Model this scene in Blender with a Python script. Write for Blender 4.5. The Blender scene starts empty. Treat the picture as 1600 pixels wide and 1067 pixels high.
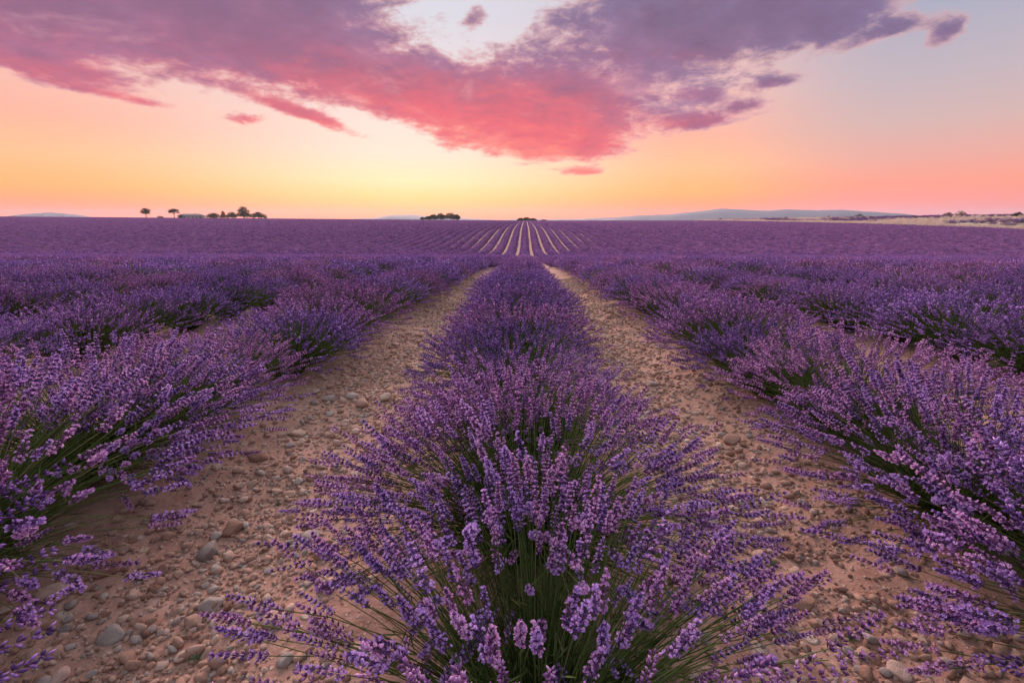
import bpy, bmesh, math, random
import numpy as np
from mathutils import Matrix, Vector

sc = bpy.context.scene
COL = sc.collection
RAD = math.radians
random.seed(7)
RNG = np.random.default_rng(11)

# ------------------------------------------------------------------ camera
CAM_H = 1.03
cd = bpy.data.cameras.new('camera')
cd.sensor_width = 36.0
cd.lens = 16.9
cd.clip_start = 0.02
cd.clip_end = 30000
cam = bpy.data.objects.new('camera', cd)
COL.objects.link(cam)
CAM_PITCH = math.atan(188.5 / 750)
CAM_YAW = RAD(1.53)
cam.location = (0.07, 0, CAM_H)
cam.rotation_euler = (math.pi / 2 - CAM_PITCH, 0, CAM_YAW)
sc.camera = cam

# ------------------------------------------------------------------ render settings
sc.view_settings.view_transform = 'Standard'
sc.view_settings.look = 'None'
sc.view_settings.exposure = 0.45
sc.view_settings.gamma = 1.0
sc.cycles.max_bounces = 6
sc.cycles.diffuse_bounces = 3
sc.cycles.transmission_bounces = 4
sc.cycles.volume_bounces = 0
sc.cycles.use_denoising = True


def lin(r, g, b):
    return tuple(((c / 255) / 12.92 if c / 255 <= 0.04045 else ((c / 255 + 0.055) / 1.055) ** 2.4) for c in (r, g, b)) + (1.0,)


# ------------------------------------------------------------------ sky
SUN_AZ, SUN_EL = RAD(-12.5), RAD(14.0)
world = bpy.data.worlds.new('World')
sc.world = world
world.use_nodes = True


class NT:
    """short helpers to write node trees"""

    def __init__(self, nt):
        self.nt = nt
        self.n = nt.nodes
        self.l = nt.links

    def node(self, kind, **kw):
        nd = self.n.new(kind)
        for k, v in kw.items():
            setattr(nd, k, v)
        return nd

    def put(self, sock, v):
        if isinstance(v, bpy.types.NodeSocket):
            self.l.new(v, sock)
        elif v is not None:
            sock.default_value = v

    def m(self, op, a, b=None, c=None, clamp=False):
        nd = self.node('ShaderNodeMath', operation=op, use_clamp=clamp)
        for s, v in zip(nd.inputs, (a, b, c)):
            self.put(s, v)
        return nd.outputs[0]

    def vm(self, op, a, b=None, out=0):
        nd = self.node('ShaderNodeVectorMath', operation=op)
        for s, v in zip(nd.inputs, (a, b)):
            self.put(s, v)
        return nd.outputs[out]

    def ss(self, x, a, b):
        nd = self.node('ShaderNodeMapRange', interpolation_type='SMOOTHSTEP')
        self.put(nd.inputs[0], x)
        self.put(nd.inputs[1], a)
        self.put(nd.inputs[2], b)
        nd.inputs[3].default_value = 0
        nd.inputs[4].default_value = 1
        return nd.outputs[0]

    def ramp(self, x, stops, interp='LINEAR'):
        nd = self.node('ShaderNodeValToRGB')
        cr = nd.color_ramp
        cr.interpolation = interp
        while len(cr.elements) > 1:
            cr.elements.remove(cr.elements[-1])
        for i, (p, c) in enumerate(stops):
            e = cr.elements[0] if i == 0 else cr.elements.new(p)
            e.position = p
            e.color = c
        self.put(nd.inputs[0], x)
        return nd.outputs[0]

    def mix(self, f, a, b, blend='MIX'):
        nd = self.node('ShaderNodeMix', data_type='RGBA', blend_type=blend)
        self.put(nd.inputs[0], f)
        self.put(nd.inputs[6], a)
        self.put(nd.inputs[7], b)
        return nd.outputs[2]

    def noise(self, vec, scale, detail=4, rough=0.55, dist=0.0, dims='3D'):
        nd = self.node('ShaderNodeTexNoise', noise_dimensions=dims)
        self.put(nd.inputs['Vector'], vec)
        nd.inputs['Scale'].default_value = scale
        nd.inputs['Detail'].default_value = detail
        nd.inputs['Roughness'].default_value = rough
        nd.inputs['Distortion'].default_value = dist
        return nd


def build_sky():
    world.node_tree.nodes.clear()
    t = NT(world.node_tree)
    gen = t.node('ShaderNodeTexCoord').outputs['Generated']
    sep = t.node('ShaderNodeSeparateXYZ')
    t.put(sep.inputs[0], gen)
    x, y, z = sep.outputs
    zc = t.m('MAXIMUM', z, 0.0)
    el = t.m('MULTIPLY', t.m('ARCSINE', zc), 180 / math.pi)          # degrees
    az = t.m('MULTIPLY', t.m('ARCTAN2', x, y), 180 / math.pi)        # 0 = along the rows
    # angle from the sunset point, round the horizon
    hl = t.m('MAXIMUM', t.m('SQRT', t.m('ADD', t.m('MULTIPLY', x, x), t.m('MULTIPLY', y, y))), 1e-4)
    cs = t.m('DIVIDE', t.m('ADD', t.m('MULTIPLY', x, math.sin(SUN_AZ)), t.m('MULTIPLY', y, math.cos(SUN_AZ))), hl)
    da = t.m('MULTIPLY', t.m('ARCCOSINE', t.m('MINIMUM', t.m('MAXIMUM', cs, -1.0), 1.0)), 180 / math.pi)
    da = t.m('ADD', da, t.m('MULTIPLY', t.ss(az, 5, 35), 9.0))
    f = t.m('DIVIDE', el, 45.0, clamp=True)

    def R(rows):
        return t.ramp(f, [(e / 45.0, lin(*c)) for e, c in rows])
    r0 = R([(0, (300, 146, 30)), (1.0, (298, 176, 50)), (2.4, (280, 215, 120)), (4.2, (272, 234, 178)), (7, (254, 229, 208)),
            (12, (242, 222, 216)), (20, (217, 215, 225)), (30, (206, 210, 224)), (45, (216, 217, 228))])
    r1 = R([(0, (300, 140, 66)), (0.9, (302, 136, 46)), (3.0, (285, 180, 88)), (5.5, (268, 192, 138)), (8.5, (254, 180, 155)),
            (12, (242, 188, 176)), (20, (208, 192, 204)), (30, (202, 204, 220)), (45, (216, 217, 228))])
    r2 = R([(0, (256, 152, 146)), (1.2, (260, 142, 128)), (3.2, (256, 154, 126)), (5.5, (236, 168, 154)), (8.5, (212, 178, 174)),
            (12, (194, 178, 186)), (17, (170, 171, 191)), (21, (158, 169, 193)), (30, (178, 186, 206)), (45, (216, 217, 228))])
    r3 = R([(0, (150, 135, 160)), (4, (190, 150, 165)), (10, (186, 165, 182)), (20, (176, 178, 198)), (45, (216, 217, 228))])
    sky = t.mix(t.ss(da, 0, 34), r0, r1)
    # the side away from the glow is cooler
    sky = t.mix(t.ss(da, 34, 58), sky, r2)
    sky = t.mix(t.ss(da, 70, 140), sky, r3)
    nish = t.node('ShaderNodeTexSky', sky_type='NISHITA', sun_disc=False)
    nish.sun_elevation = RAD(2.0)
    nish.sun_rotation = SUN_AZ
    nish.altitude = 600
    nish.dust_density = 2.0
    ns = t.vm('SCALE', nish.outputs[0])
    ns.node.inputs[3].default_value = 0.08
    sky = t.mix(0.04, sky, ns)

    # cloud bank: a lens-shaped mass on the cloud layer, broken by turbulence
    zz = t.m('ADD', zc, 0.07)
    cmb = t.node('ShaderNodeCombineXYZ')
    t.put(cmb.inputs[0], t.m('DIVIDE', x, zz))
    t.put(cmb.inputs[1], t.m('DIVIDE', y, zz))
    lay = cmb.outputs[0]
    n1 = t.noise(lay, 0.85, 7, 0.58, 0.35).outputs['Fac']
    n2 = t.noise(lay, 3.6, 6, 0.6, 0.2).outputs['Fac']
    # puffy detail in direction space
    cmb2 = t.node('ShaderNodeCombineXYZ')
    t.put(cmb2.inputs[0], az)
    t.put(cmb2.inputs[1], t.m('MULTIPLY', el, 2.1))
    n3 = t.noise(cmb2.outputs[0], 0.20, 7, 0.62, 0.6).outputs['Fac']
    warp = t.noise(cmb2.outputs[0], 0.07, 3, 0.5).outputs['Color']
    ws = t.node('ShaderNodeSeparateXYZ')
    t.put(ws.inputs[0], warp)
    azw = t.m('ADD', az, t.m('MULTIPLY', t.m('SUBTRACT', ws.outputs[0], 0.5), 7.0))
    elw = t.m('ADD', el, t.m('MULTIPLY', t.m('SUBTRACT', ws.outputs[1], 0.5), 2.2))
    banks = [(-42, 18.6, 15, 4.6, 3, 1), (-29, 17.5, 15.0, 4.6, -6, 1), (-24, 21, 9, 3.0, 0, .9), (-47, 15.2, 8, 2.4, -4, .8), (-13.5, 13.2, 13.5, 2.9, -14, 1), (2.4, 11.9, 10.0, 3.9, -1, 1),
             (15.0, 18.6, 12.5, 4.8, 2, 1), (22.0, 20.5, 10, 3.5, -4, 1), (29.0, 17.2, 4.5, 1.7, -10, .8), (3.5, 8.2, 6.7, 1.5, -1, 1), (18.1, 9.9, 4.3, 0.86, 1, .8),
             (24.3, 12.7, 2.3, 0.6, 2, .75), (22.8, 11.0, 2.5, 0.65, -5, .75), (18.2, 12.3, 2.5, 0.69, -4, .7), (37.2, 14.7, 1.6, 0.9, 30, .80),
             (-5.4, 19.9, 1.3, 0.9, 29, .62), (6.2, 5.3, 2.7, 0.42, -1, .75), (-28.6, 9.5, 1.9, 0.5, 5, .68), (-42.1, 11.9, 5.0, 1.0, -7, .8),
             (-37.7, 10.3, 4.0, 0.38, -7, .7), (-23.6, 10.5, 5.7, 0.6, -16, .8), (33.2, 15.6, 1.8, 0.6, 14, .60)]
    F = None
    for (a, e, ra, re, tilt, w) in banks:
        c, s = math.cos(RAD(tilt)), math.sin(RAD(tilt))
        small = ra < 6
        dx = t.m('SUBTRACT', az if small else azw, a)
        dy = t.m('SUBTRACT', el if small else elw, e)
        u = t.m('MULTIPLY_ADD', dx, c / ra, t.m('MULTIPLY', dy, s / ra))
        v = t.m('MULTIPLY_ADD', dx, -s / re, t.m('MULTIPLY', dy, c / re))
        q = t.m('ADD', t.m('MULTIPLY', u, u), t.m('MULTIPLY', v, v))
        g = t.m('MULTIPLY', t.m('POWER', math.e, t.m('MULTIPLY', q, -0.7)), w)
        F = g if F is None else t.m('SUBTRACT', t.m('ADD', F, g), t.m('MULTIPLY', t.m('MULTIPLY', F, g), 0.85))
    # above the frame the layer goes on as broken cloud
    high = t.m('MULTIPLY', t.ss(el, 20, 30), t.ss(n1, 0.56, 0.70))
    F = t.m('MAXIMUM', F, t.m('MULTIPLY', high, 0.85))
    n4 = t.noise(cmb2.outputs[0], 0.75, 6, 0.62, 0.5).outputs['Fac']
    turb = t.m('ADD', t.m('MULTIPLY', t.m('SUBTRACT', n3, 0.5), 0.85), t.m('MULTIPLY', t.m('SUBTRACT', n2, 0.5), 0.45))
    turb = t.m('ADD', turb, t.m('MULTIPLY', t.m('SUBTRACT', n4, 0.5), 0.45))
    D = t.m('ADD', F, turb)
    alpha = t.ss(D, 0.42, 0.66)
    alpha = t.m('MULTIPLY', alpha, t.ss(el, 3.0, 5.0))
    thick = t.ss(t.m('ADD', t.m('ADD', F, t.m('MULTIPLY', turb, 1.0)), t.m('MULTIPLY', t.m('SUBTRACT', n1, .5), 1.1)), 0.45, 1.2)
    # underlit red low down toward the glow, mauve to slate higher and away from it
    hgt = t.m('ADD', el, t.m('MULTIPLY', t.m('SUBTRACT', n3, 0.5), 7.0))
    hgt = t.m('ADD', hgt, t.m('MULTIPLY', t.m('SUBTRACT', n2, 0.5), 7.0))
    hgt = t.m('ADD', hgt, t.m('MULTIPLY', t.ss(az, 0, 34), 5.0))
    ga = t.m('DIVIDE', t.m('ADD', az, 10.0), 17.0)
    hgt = t.m('SUBTRACT', hgt, t.m('MULTIPLY', t.m('POWER', math.e, t.m('MULTIPLY', t.m('MULTIPLY', ga, ga), -1.0)), 2.6))
    hf = t.m('DIVIDE', t.m('SUBTRACT', hgt, 5.0), 16.0, clamp=True)
    ccol = t.ramp(hf, [(0.0, lin(252, 140, 118)), (0.16, lin(236, 112, 118)), (0.34, lin(208, 108, 128)), (0.52, lin(172, 112, 146)),
                       (0.72, lin(146, 114, 150)), (1.0, lin(132, 116, 152))])
    dark = t.ramp(hf, [(0.0, lin(245, 112, 108)), (0.2, lin(228, 92, 106)), (0.4, lin(190, 92, 114)), (0.6, lin(150, 92, 124)), (1.0, lin(120, 94, 128))])
    ccol = t.mix(thick, ccol, dark)
    # folds of the cloud: lighter crests, darker hollows
    fold = t.m('ADD', t.m('MULTIPLY', t.m('SUBTRACT', n1, .5), 1.5), t.m('MULTIPLY', t.m('SUBTRACT', t.noise(cmb2.outputs[0], 0.11, 8, 0.6, 0.9).outputs['Fac'], .5), 1.9))
    fold = t.m('ADD', fold, t.m('MULTIPLY', t.m('SUBTRACT', n4, .5), .5))
    ccol = t.mix(t.m('MULTIPLY', t.ss(fold, .05, .75), .75), ccol, t.mix(hf, lin(255, 150, 138), lin(200, 160, 188)))
    ccol = t.mix(t.m('MULTIPLY', t.ss(fold, -.05, -.7), .8), ccol, t.mix(hf, lin(206, 84, 100), lin(104, 80, 112)))
    # wisps lit through at the edges
    rim = t.m('MULTIPLY', t.m('SUBTRACT', 1.0, t.ss(D, 0.52, 0.82)), 0.45)
    ccol = t.mix(rim, ccol, lin(255, 205, 190))
    sky = t.mix(t.m('MULTIPLY', alpha, 0.97), sky, ccol)
    below = t.ss(z, -0.02, -0.001)
    sky = t.mix(below, lin(120, 90, 105), sky)
    bg = t.node('ShaderNodeBackground')
    t.put(bg.inputs[0], sky)
    bg.inputs[1].default_value = 0.80
    out = t.node('ShaderNodeOutputWorld')
    t.l.new(bg.outputs[0], out.inputs[0])


build_sky()

sl = bpy.data.lights.new('sun', 'SUN')
sl.energy = 5.0
sl.angle = RAD(40)
sl.color = (1.0, 0.66, 0.60)
sun = bpy.data.objects.new('sun', sl)
COL.objects.link(sun)
sdir = Vector((math.sin(SUN_AZ) * math.cos(SUN_EL), math.cos(SUN_AZ) * math.cos(SUN_EL), math.sin(SUN_EL)))
sun.rotation_euler = sdir.to_track_quat('Z', 'Y').to_euler()


# ------------------------------------------------------------------ helpers
def tag(o, label=None, cat=None, group=None, kind=None):
    if label:
        o['label'] = label
    if cat:
        o['category'] = cat
    if group:
        o['group'] = group
    if kind:
        o['kind'] = kind
    return o


def link(name, data, parent=None, loc=None):
    o = bpy.data.objects.new(name, data)
    COL.objects.link(o)
    if parent is not None:
        o.parent = parent
    if loc is not None:
        o.location = loc
    return o


def mk_mesh(name, V, T, mats, tint=None, mi=None, smooth=False):
    """all-triangle mesh from arrays; 'tint' is a value per face"""
    me = bpy.data.meshes.new(name)
    V = np.asarray(V, np.float32)
    T = np.asarray(T, np.int32)
    n = len(T)
    me.vertices.add(len(V))
    me.vertices.foreach_set('co', V.ravel())
    me.loops.add(3 * n)
    me.loops.foreach_set('vertex_index', T.ravel())
    me.polygons.add(n)
    me.polygons.foreach_set('loop_start', np.arange(0, 3 * n, 3, dtype=np.int32))
    if mi is not None:
        me.polygons.foreach_set('material_index', np.asarray(mi, np.int32))
    for m in mats:
        me.materials.append(m)
    me.update(calc_edges=True)
    if smooth:
        me.polygons.foreach_set('use_smooth', np.ones(n, bool))
    if tint is not None:
        a = me.attributes.new('tint', 'FLOAT', 'FACE')
        a.data.foreach_set('value', np.asarray(tint, np.float32))
    return me


class Geo:
    """collects triangle soups"""

    def __init__(self):
        self.v, self.t, self.c, self.m, self.n = [], [], [], [], 0

    def add(self, V, T, tint=0.5, mi=0):
        V = np.asarray(V, float).reshape(-1, 3)
        T = np.asarray(T, int).reshape(-1, 3)
        self.v.append(V)
        self.t.append(T + self.n)
        self.c.append(np.broadcast_to(np.asarray(tint, float), (len(T),)))
        self.m.append(np.full(len(T), mi))
        self.n += len(V)

    def arr(self):
        return np.vstack(self.v), np.vstack(self.t), np.concatenate(self.c), np.concatenate(self.m)

    def mesh(self, name, mats, smooth=False):
        V, T, c, m = self.arr()
        return mk_mesh(name, V, T, mats, c, m, smooth)


def stamp(V0, T0, c0, M, P):
    """copies of a soup under matrices M (n,3,3) and positions P (n,3)"""
    n, k = len(M), len(V0)
    V = np.einsum('nij,kj->nki', M, V0) + P[:, None, :]
    T = T0[None] + (np.arange(n) * k)[:, None, None]
    return V.reshape(-1, 3), T.reshape(-1, 3), np.tile(c0, n)


def hash2(ix, iy, seed):
    h = (ix.astype(np.int64) * 374761393 + iy.astype(np.int64) * 668265263 + seed * 974634541) & 0xffffffff
    h = ((h ^ (h >> 13)) * 1274126177) & 0xffffffff
    return ((h ^ (h >> 16)) & 0xffffff) / float(0xffffff)


def vnoise(x, y, s, seed=0):
    x = np.asarray(x, float) / s
    y = np.asarray(y, float) / s
    ix, iy = np.floor(x), np.floor(y)
    fx, fy = x - ix, y - iy
    fx = fx * fx * (3 - 2 * fx)
    fy = fy * fy * (3 - 2 * fy)
    a = hash2(ix, iy, seed)
    b = hash2(ix + 1, iy, seed)
    c = hash2(ix, iy + 1, seed)
    d = hash2(ix + 1, iy + 1, seed)
    return (a * (1 - fx) + b * fx) * (1 - fy) + (c * (1 - fx) + d * fx) * fy - 0.5


def sstep(x, a, b):
    t = np.clip((np.asarray(x, float) - a) / (b - a), 0, 1)
    return t * t * (3 - 2 * t)


# ------------------------------------------------------------------ terrain
ROW = 1.8            # distance between lavender rows
FIELD_X1 = 112.0     # the field ends there, a bank with dry grass begins
PY = np.array([-5000, -60, 0, 8, 15, 30, 42, 54, 66, 80, 95, 112, 160, 225, 280, 330, 420, 700, 2000, 5000.])
PZ = np.array([40, 1.8, 0, -.28, -.62, -1.60, -2.36, -2.98, -3.22, -2.90, -2.18, -1.42, -.50, .10, .46, .54, .2, -4, -14, -30.])
PM = np.gradient(PZ, PY)
PM[2], PM[3] = -.034, -.042
PM[8] = 0.0


def prof(y):
    y = np.clip(np.asarray(y, float), PY[0], PY[-1] - 1e-6)
    i = np.clip(np.searchsorted(PY, y, side='right') - 1, 0, len(PY) - 2)
    h = PY[i + 1] - PY[i]
    t = (y - PY[i]) / h
    t2, t3 = t * t, t * t * t
    return (2 * t3 - 3 * t2 + 1) * PZ[i] + (t3 - 2 * t2 + t) * h * PM[i] + (-2 * t3 + 3 * t2) * PZ[i + 1] + (t3 - t2) * h * PM[i + 1]


def zt(x, y):
    x = np.asarray(x, float)
    y = np.asarray(y, float)
    z = prof(y)
    z = z + 0.0075 * np.clip(-x, 0, 420) * sstep(y, 50, 270)
    bank = np.interp(y, [0, 60, 110, 200, 300, 500], [2.2, 2.8, 3.0, 1.7, 0.9, 0.0])
    z = z + bank * sstep(x, FIELD_X1 + 1, FIELD_X1 + 26) + 0.35 * sstep(x, FIELD_X1 - 1, FIELD_X1 + 3) * sstep(y, 500, 300)
    near = (1 - sstep(np.abs(x), 7, 14)) * (1 - sstep(y, 14, 24))
    z = z + near * 0.045 * np.cos(2 * math.pi * x / ROW)
    fine = (1 - sstep(np.abs(x), 3.2, 6)) * (1 - sstep(y, 8, 14))
    z = z + fine * (0.030 * vnoise(x, y, 0.34, 1) + 0.016 * vnoise(x, y, 0.12, 2) + 0.008 * vnoise(x, y, 0.05, 3))
    return z


def zt1(x, y):
    return float(zt(np.array([x]), np.array([y]))[0])


# ------------------------------------------------------------------ materials
def new_mat(name):
    m = bpy.data.materials.new(name)
    m.use_nodes = True
    m.node_tree.nodes.clear()
    t = NT(m.node_tree)
    t.out = t.node('ShaderNodeOutputMaterial')
    return m, t


def leafy(name, stops, trans=0.25, rand=0.25, alt=None):
    m, t = new_mat(name)
    at = t.node('ShaderNodeAttribute', attribute_name='tint')
    oi = t.node('ShaderNodeObjectInfo')
    v = t.m('ADD', at.outputs['Fac'], t.m('MULTIPLY', t.m('SUBTRACT', oi.outputs['Random'], 0.5), rand), clamp=True)
    c = t.ramp(v, stops)
    if alt:
        rnd = t.m('FRACT', t.m('MULTIPLY', oi.outputs['Random'], 7.31))
        c = t.mix(t.ss(rnd, .25, .85), c, t.ramp(v, alt))
    d = t.node('ShaderNodeBsdfDiffuse')
    t.put(d.inputs[0], c)
    tr = t.node('ShaderNodeBsdfTranslucent')
    t.put(tr.inputs[0], c)
    mx = t.node('ShaderNodeMixShader')
    mx.inputs[0].default_value = trans
    t.l.new(d.outputs[0], mx.inputs[1])
    t.l.new(tr.outputs[0], mx.inputs[2])
    t.l.new(mx.outputs[0], t.out.inputs[0])
    return m


def L(r, g, b):
    return (r, g, b, 1)


M_FLOWER = leafy('lavender_flower', [(0, L(.085, .05, .13)), (.35, L(.21, .115, .36)), (.7, L(.43, .245, .66)), (1, L(.72, .50, .92))], 0.36, 0.2,
                 [(0, L(.11, .06, .12)), (.35, L(.29, .13, .33)), (.7, L(.55, .27, .60)), (1, L(.82, .53, .84))])
M_STEM = leafy('lavender_stem', [(0, L(.05, .075, .022)), (.5, L(.105, .15, .045)), (.9, L(.20, .24, .09)), (1, L(.33, .31, .16))], 0.2, 0.12)
M_DRY = leafy('dry_grass', [(0, L(.46, .35, .28)), (.6, L(.76, .63, .55)), (1, L(.86, .77, .70))], 0.3, 0.3)
M_TREE = leafy('tree_leaf', [(0, L(.018, .03, .010)), (.6, L(.045, .06, .022)), (1, L(.09, .10, .04))], 0.2, 0.2)
M_WEED = leafy('weed_leaf', [(0, L(.10, .15, .08)), (1, L(.22, .28, .16))], 0.2, 0.2)


def mat_bark():
    m, t = new_mat('bark')
    tc = t.node('ShaderNodeTexCoord').outputs['Object']
    n = t.noise(tc, 3.0, 5).outputs['Fac']
    d = t.node('ShaderNodeBsdfDiffuse')
    t.put(d.inputs[0], t.ramp(n, [(.3, L(.045, .032, .024)), (.7, L(.12, .09, .07))]))
    t.l.new(d.outputs[0], t.out.inputs[0])
    return m


M_BARK = mat_bark()


def mat_ridge():
    """far rows: mass of flower heads, too small to tell apart"""
    m, t = new_mat('lavender_mass')
    geo = t.node('ShaderNodeNewGeometry').outputs['Position']
    n1 = t.noise(geo, 9.0, 3, 0.7).outputs['Fac']
    n2 = t.noise(geo, 0.9, 3, 0.6).outputs['Fac']
    c = t.ramp(t.m('ADD', n1, t.m('MULTIPLY', t.m('SUBTRACT', n2, .5), .5)),
               [(.28, L(.05, .035, .045)), (.46, L(.135, .060, .155)), (.60, L(.235, .105, .265)), (.78, L(.40, .20, .41))])
    d = t.node('ShaderNodeBsdfDiffuse')
    t.put(d.inputs[0], c)
    b = t.node('ShaderNodeBump')
    b.inputs['Strength'].default_value = 0.9
    b.inputs['Distance'].default_value = 0.12
    t.put(b.inputs['Height'], n1)
    t.l.new(b.outputs[0], d.inputs['Normal'])
    t.l.new(d.outputs[0], t.out.inputs[0])
    return m


M_RIDGE = mat_ridge()


def mat_soil():
    m, t = new_mat('stony_soil')
    geo = t.node('ShaderNodeNewGeometry').outputs['Position']
    big = t.noise(geo, 1.3, 4, 0.6).outputs['Fac']
    mid = t.noise(geo, 9, 5, 0.65).outputs['Fac']
    fine = t.noise(geo, 70, 4, 0.7).outputs['Fac']
    soil = t.ramp(t.m('ADD', t.m('MULTIPLY', mid, .6), t.m('MULTIPLY', fine, .4)),
                  [(.30, L(.25, .125, .094)), (.5, L(.43, .255, .20)), (.68, L(.55, .365, .295))])
    soil = t.mix(t.ss(big, .45, .7), soil, t.mix(0.5, soil, L(.52, .33, .235)))
    # grit and small pebbles
    vo = t.node('ShaderNodeTexVoronoi', feature='F1')
    t.put(vo.inputs['Vector'], geo)
    vo.inputs['Scale'].default_value = 55
    vo.inputs['Randomness'].default_value = 1
    vs = t.node('ShaderNodeSeparateXYZ')
    t.put(vs.inputs[0], vo.outputs['Color'])
    peb = t.m('MULTIPLY', t.m('SUBTRACT', 1.0, t.ss(vo.outputs['Distance'], .22, .40)), t.ss(vs.outputs[0], .50, .56))
    pc = t.ramp(vs.outputs[1], [(0, L(.38, .23, .165)), (.5, L(.52, .36, .27)), (.85, L(.60, .48, .40)), (1, L(.36, .32, .30))])
    c = t.mix(t.m('MULTIPLY', peb, .85), soil, pc)
    vo2 = t.node('ShaderNodeTexVoronoi', feature='F1')
    t.put(vo2.inputs['Vector'], geo)
    vo2.inputs['Scale'].default_value = 17
    v2 = t.node('ShaderNodeSeparateXYZ')
    t.put(v2.inputs[0], vo2.outputs['Color'])
    peb2 = t.m('MULTIPLY', t.m('SUBTRACT', 1.0, t.ss(vo2.outputs['Distance'], .22, .42)), t.ss(v2.outputs[0], .62, .68))
    c = t.mix(t.m('MULTIPLY', peb2, .8), c, t.ramp(v2.outputs[1], [(0, L(.40, .25, .18)), (.6, L(.56, .40, .31)), (1, L(.62, .52, .44))]))
    # beyond the lavender: straw and scrub
    sp = t.node('ShaderNodeSeparateXYZ')
    t.put(sp.inputs[0], geo)
    outside = t.m('MAXIMUM', t.ss(sp.outputs[0], FIELD_X1 - 1, FIELD_X1 + 1), t.ss(sp.outputs[1], 334, 338))
    strawn = t.noise(geo, .12, 5, .7).outputs['Fac']
    c = t.mix(outside, c, t.ramp(strawn, [(.35, L(.16, .12, .09)), (.5, L(.42, .33, .25)), (.7, L(.62, .52, .42))]))
    p = t.node('ShaderNodeBsdfPrincipled')
    t.put(p.inputs['Base Color'], c)
    p.inputs['Roughness'].default_value = .95
    p.inputs['Specular IOR Level'].default_value = .15
    b = t.node('ShaderNodeBump')
    b.inputs['Strength'].default_value = .8
    b.inputs['Distance'].default_value = .012
    t.put(b.inputs['Height'], t.m('ADD', t.m('MULTIPLY', fine, .5), t.m('ADD', t.m('MULTIPLY', peb, .45), t.m('ADD', t.m('MULTIPLY', mid, .6), peb2))))
    t.l.new(b.outputs[0], p.inputs['Normal'])
    t.l.new(p.outputs[0], t.out.inputs[0])
    return m


def mat_stone(name, c0, c1, c2):
    m, t = new_mat(name)
    tc = t.node('ShaderNodeTexCoord').outputs['Object']
    oi = t.node('ShaderNodeObjectInfo').outputs['Random']
    n = t.noise(tc, 1.4, 5, .65).outputs['Fac']
    f = t.noise(tc, 9, 4, .7).outputs['Fac']
    v = t.m('ADD', t.m('ADD', t.m('MULTIPLY', n, .55), t.m('MULTIPLY', f, .3)), t.m('MULTIPLY', t.m('SUBTRACT', oi, .35), .45))
    p = t.node('ShaderNodeBsdfPrincipled')
    t.put(p.inputs['Base Color'], t.ramp(v, [(.2, c0), (.5, c1), (.8, c2)]))
    p.inputs['Roughness'].default_value = .85
    p.inputs['Specular IOR Level'].default_value = .25
    b = t.node('ShaderNodeBump')
    b.inputs['Strength'].default_value = .5
    b.inputs['Distance'].default_value = .05
    t.put(b.inputs['Height'], t.m('ADD', n, t.m('MULTIPLY', f, .5)))
    t.l.new(b.outputs[0], p.inputs['Normal'])
    t.l.new(p.outputs[0], t.out.inputs[0])
    return m


M_SOIL = mat_soil()
M_PINK = mat_stone('pink_stone', L(.38, .22, .165), L(.52, .33, .255), L(.62, .43, .34))
M_CREAM = mat_stone('cream_stone', L(.46, .30, .23), L(.62, .44, .355), L(.71, .55, .47))
M_GREY = mat_stone('grey_stone', L(.33, .27, .25), L(.45, .38, .345), L(.56, .48, .44))
M_RUST = mat_stone('rust_stone', L(.26, .14, .10), L(.38, .22, .16), L(.48, .30, .225))


def flat_mat(name, c, nz=6.0, amt=.25, rough=.85):
    m, t = new_mat(name)
    tc = t.node('ShaderNodeTexCoord').outputs['Object']
    n = t.noise(tc, nz, 4).outputs['Fac']
    p = t.node('ShaderNodeBsdfPrincipled')
    dk = tuple(v * (1 - amt) for v in c[:3]) + (1,)
    t.put(p.inputs['Base Color'], t.mix(n, dk, c))
    p.inputs['Roughness'].default_value = rough
    t.l.new(p.outputs[0], t.out.inputs[0])
    return m


# ------------------------------------------------------------------ ground
def axis(lo, hi, step, g0, g1, end0, end1):
    a = list(np.arange(lo, hi + 1e-6, step))
    s = step
    while a[-1] < end1:
        s *= g1
        a.append(min(a[-1] + s, end1))
    s = step
    b = []
    x = lo
    while x > end0:
        s *= g0
        x = max(x - s, end0)
        b.append(x)
    return np.array(b[::-1] + a)


def build_ground():
    xs = axis(-2.3, 2.3, .026, 1.1, 1.1, -4500, 4500)
    ys = axis(.25, 5.5, .026, 1.15, 1.055, -4500, 4500)
    X, Y = np.meshgrid(xs, ys)
    Z = zt(X, Y)
    nx, ny = len(xs), len(ys)
    V = np.stack([X, Y, Z], -1).reshape(-1, 3)
    i = (np.arange(ny - 1)[:, None] * nx + np.arange(nx - 1)[None]).ravel()
    T = np.vstack([np.stack([i, i + 1, i + nx + 1], 1), np.stack([i, i + nx + 1, i + nx], 1)])
    me = mk_mesh('ground', V, T, [M_SOIL], smooth=True)
    tag(link('ground', me), 'reddish stony soil of the lavender field', 'ground', kind='structure')


build_ground()


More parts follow.
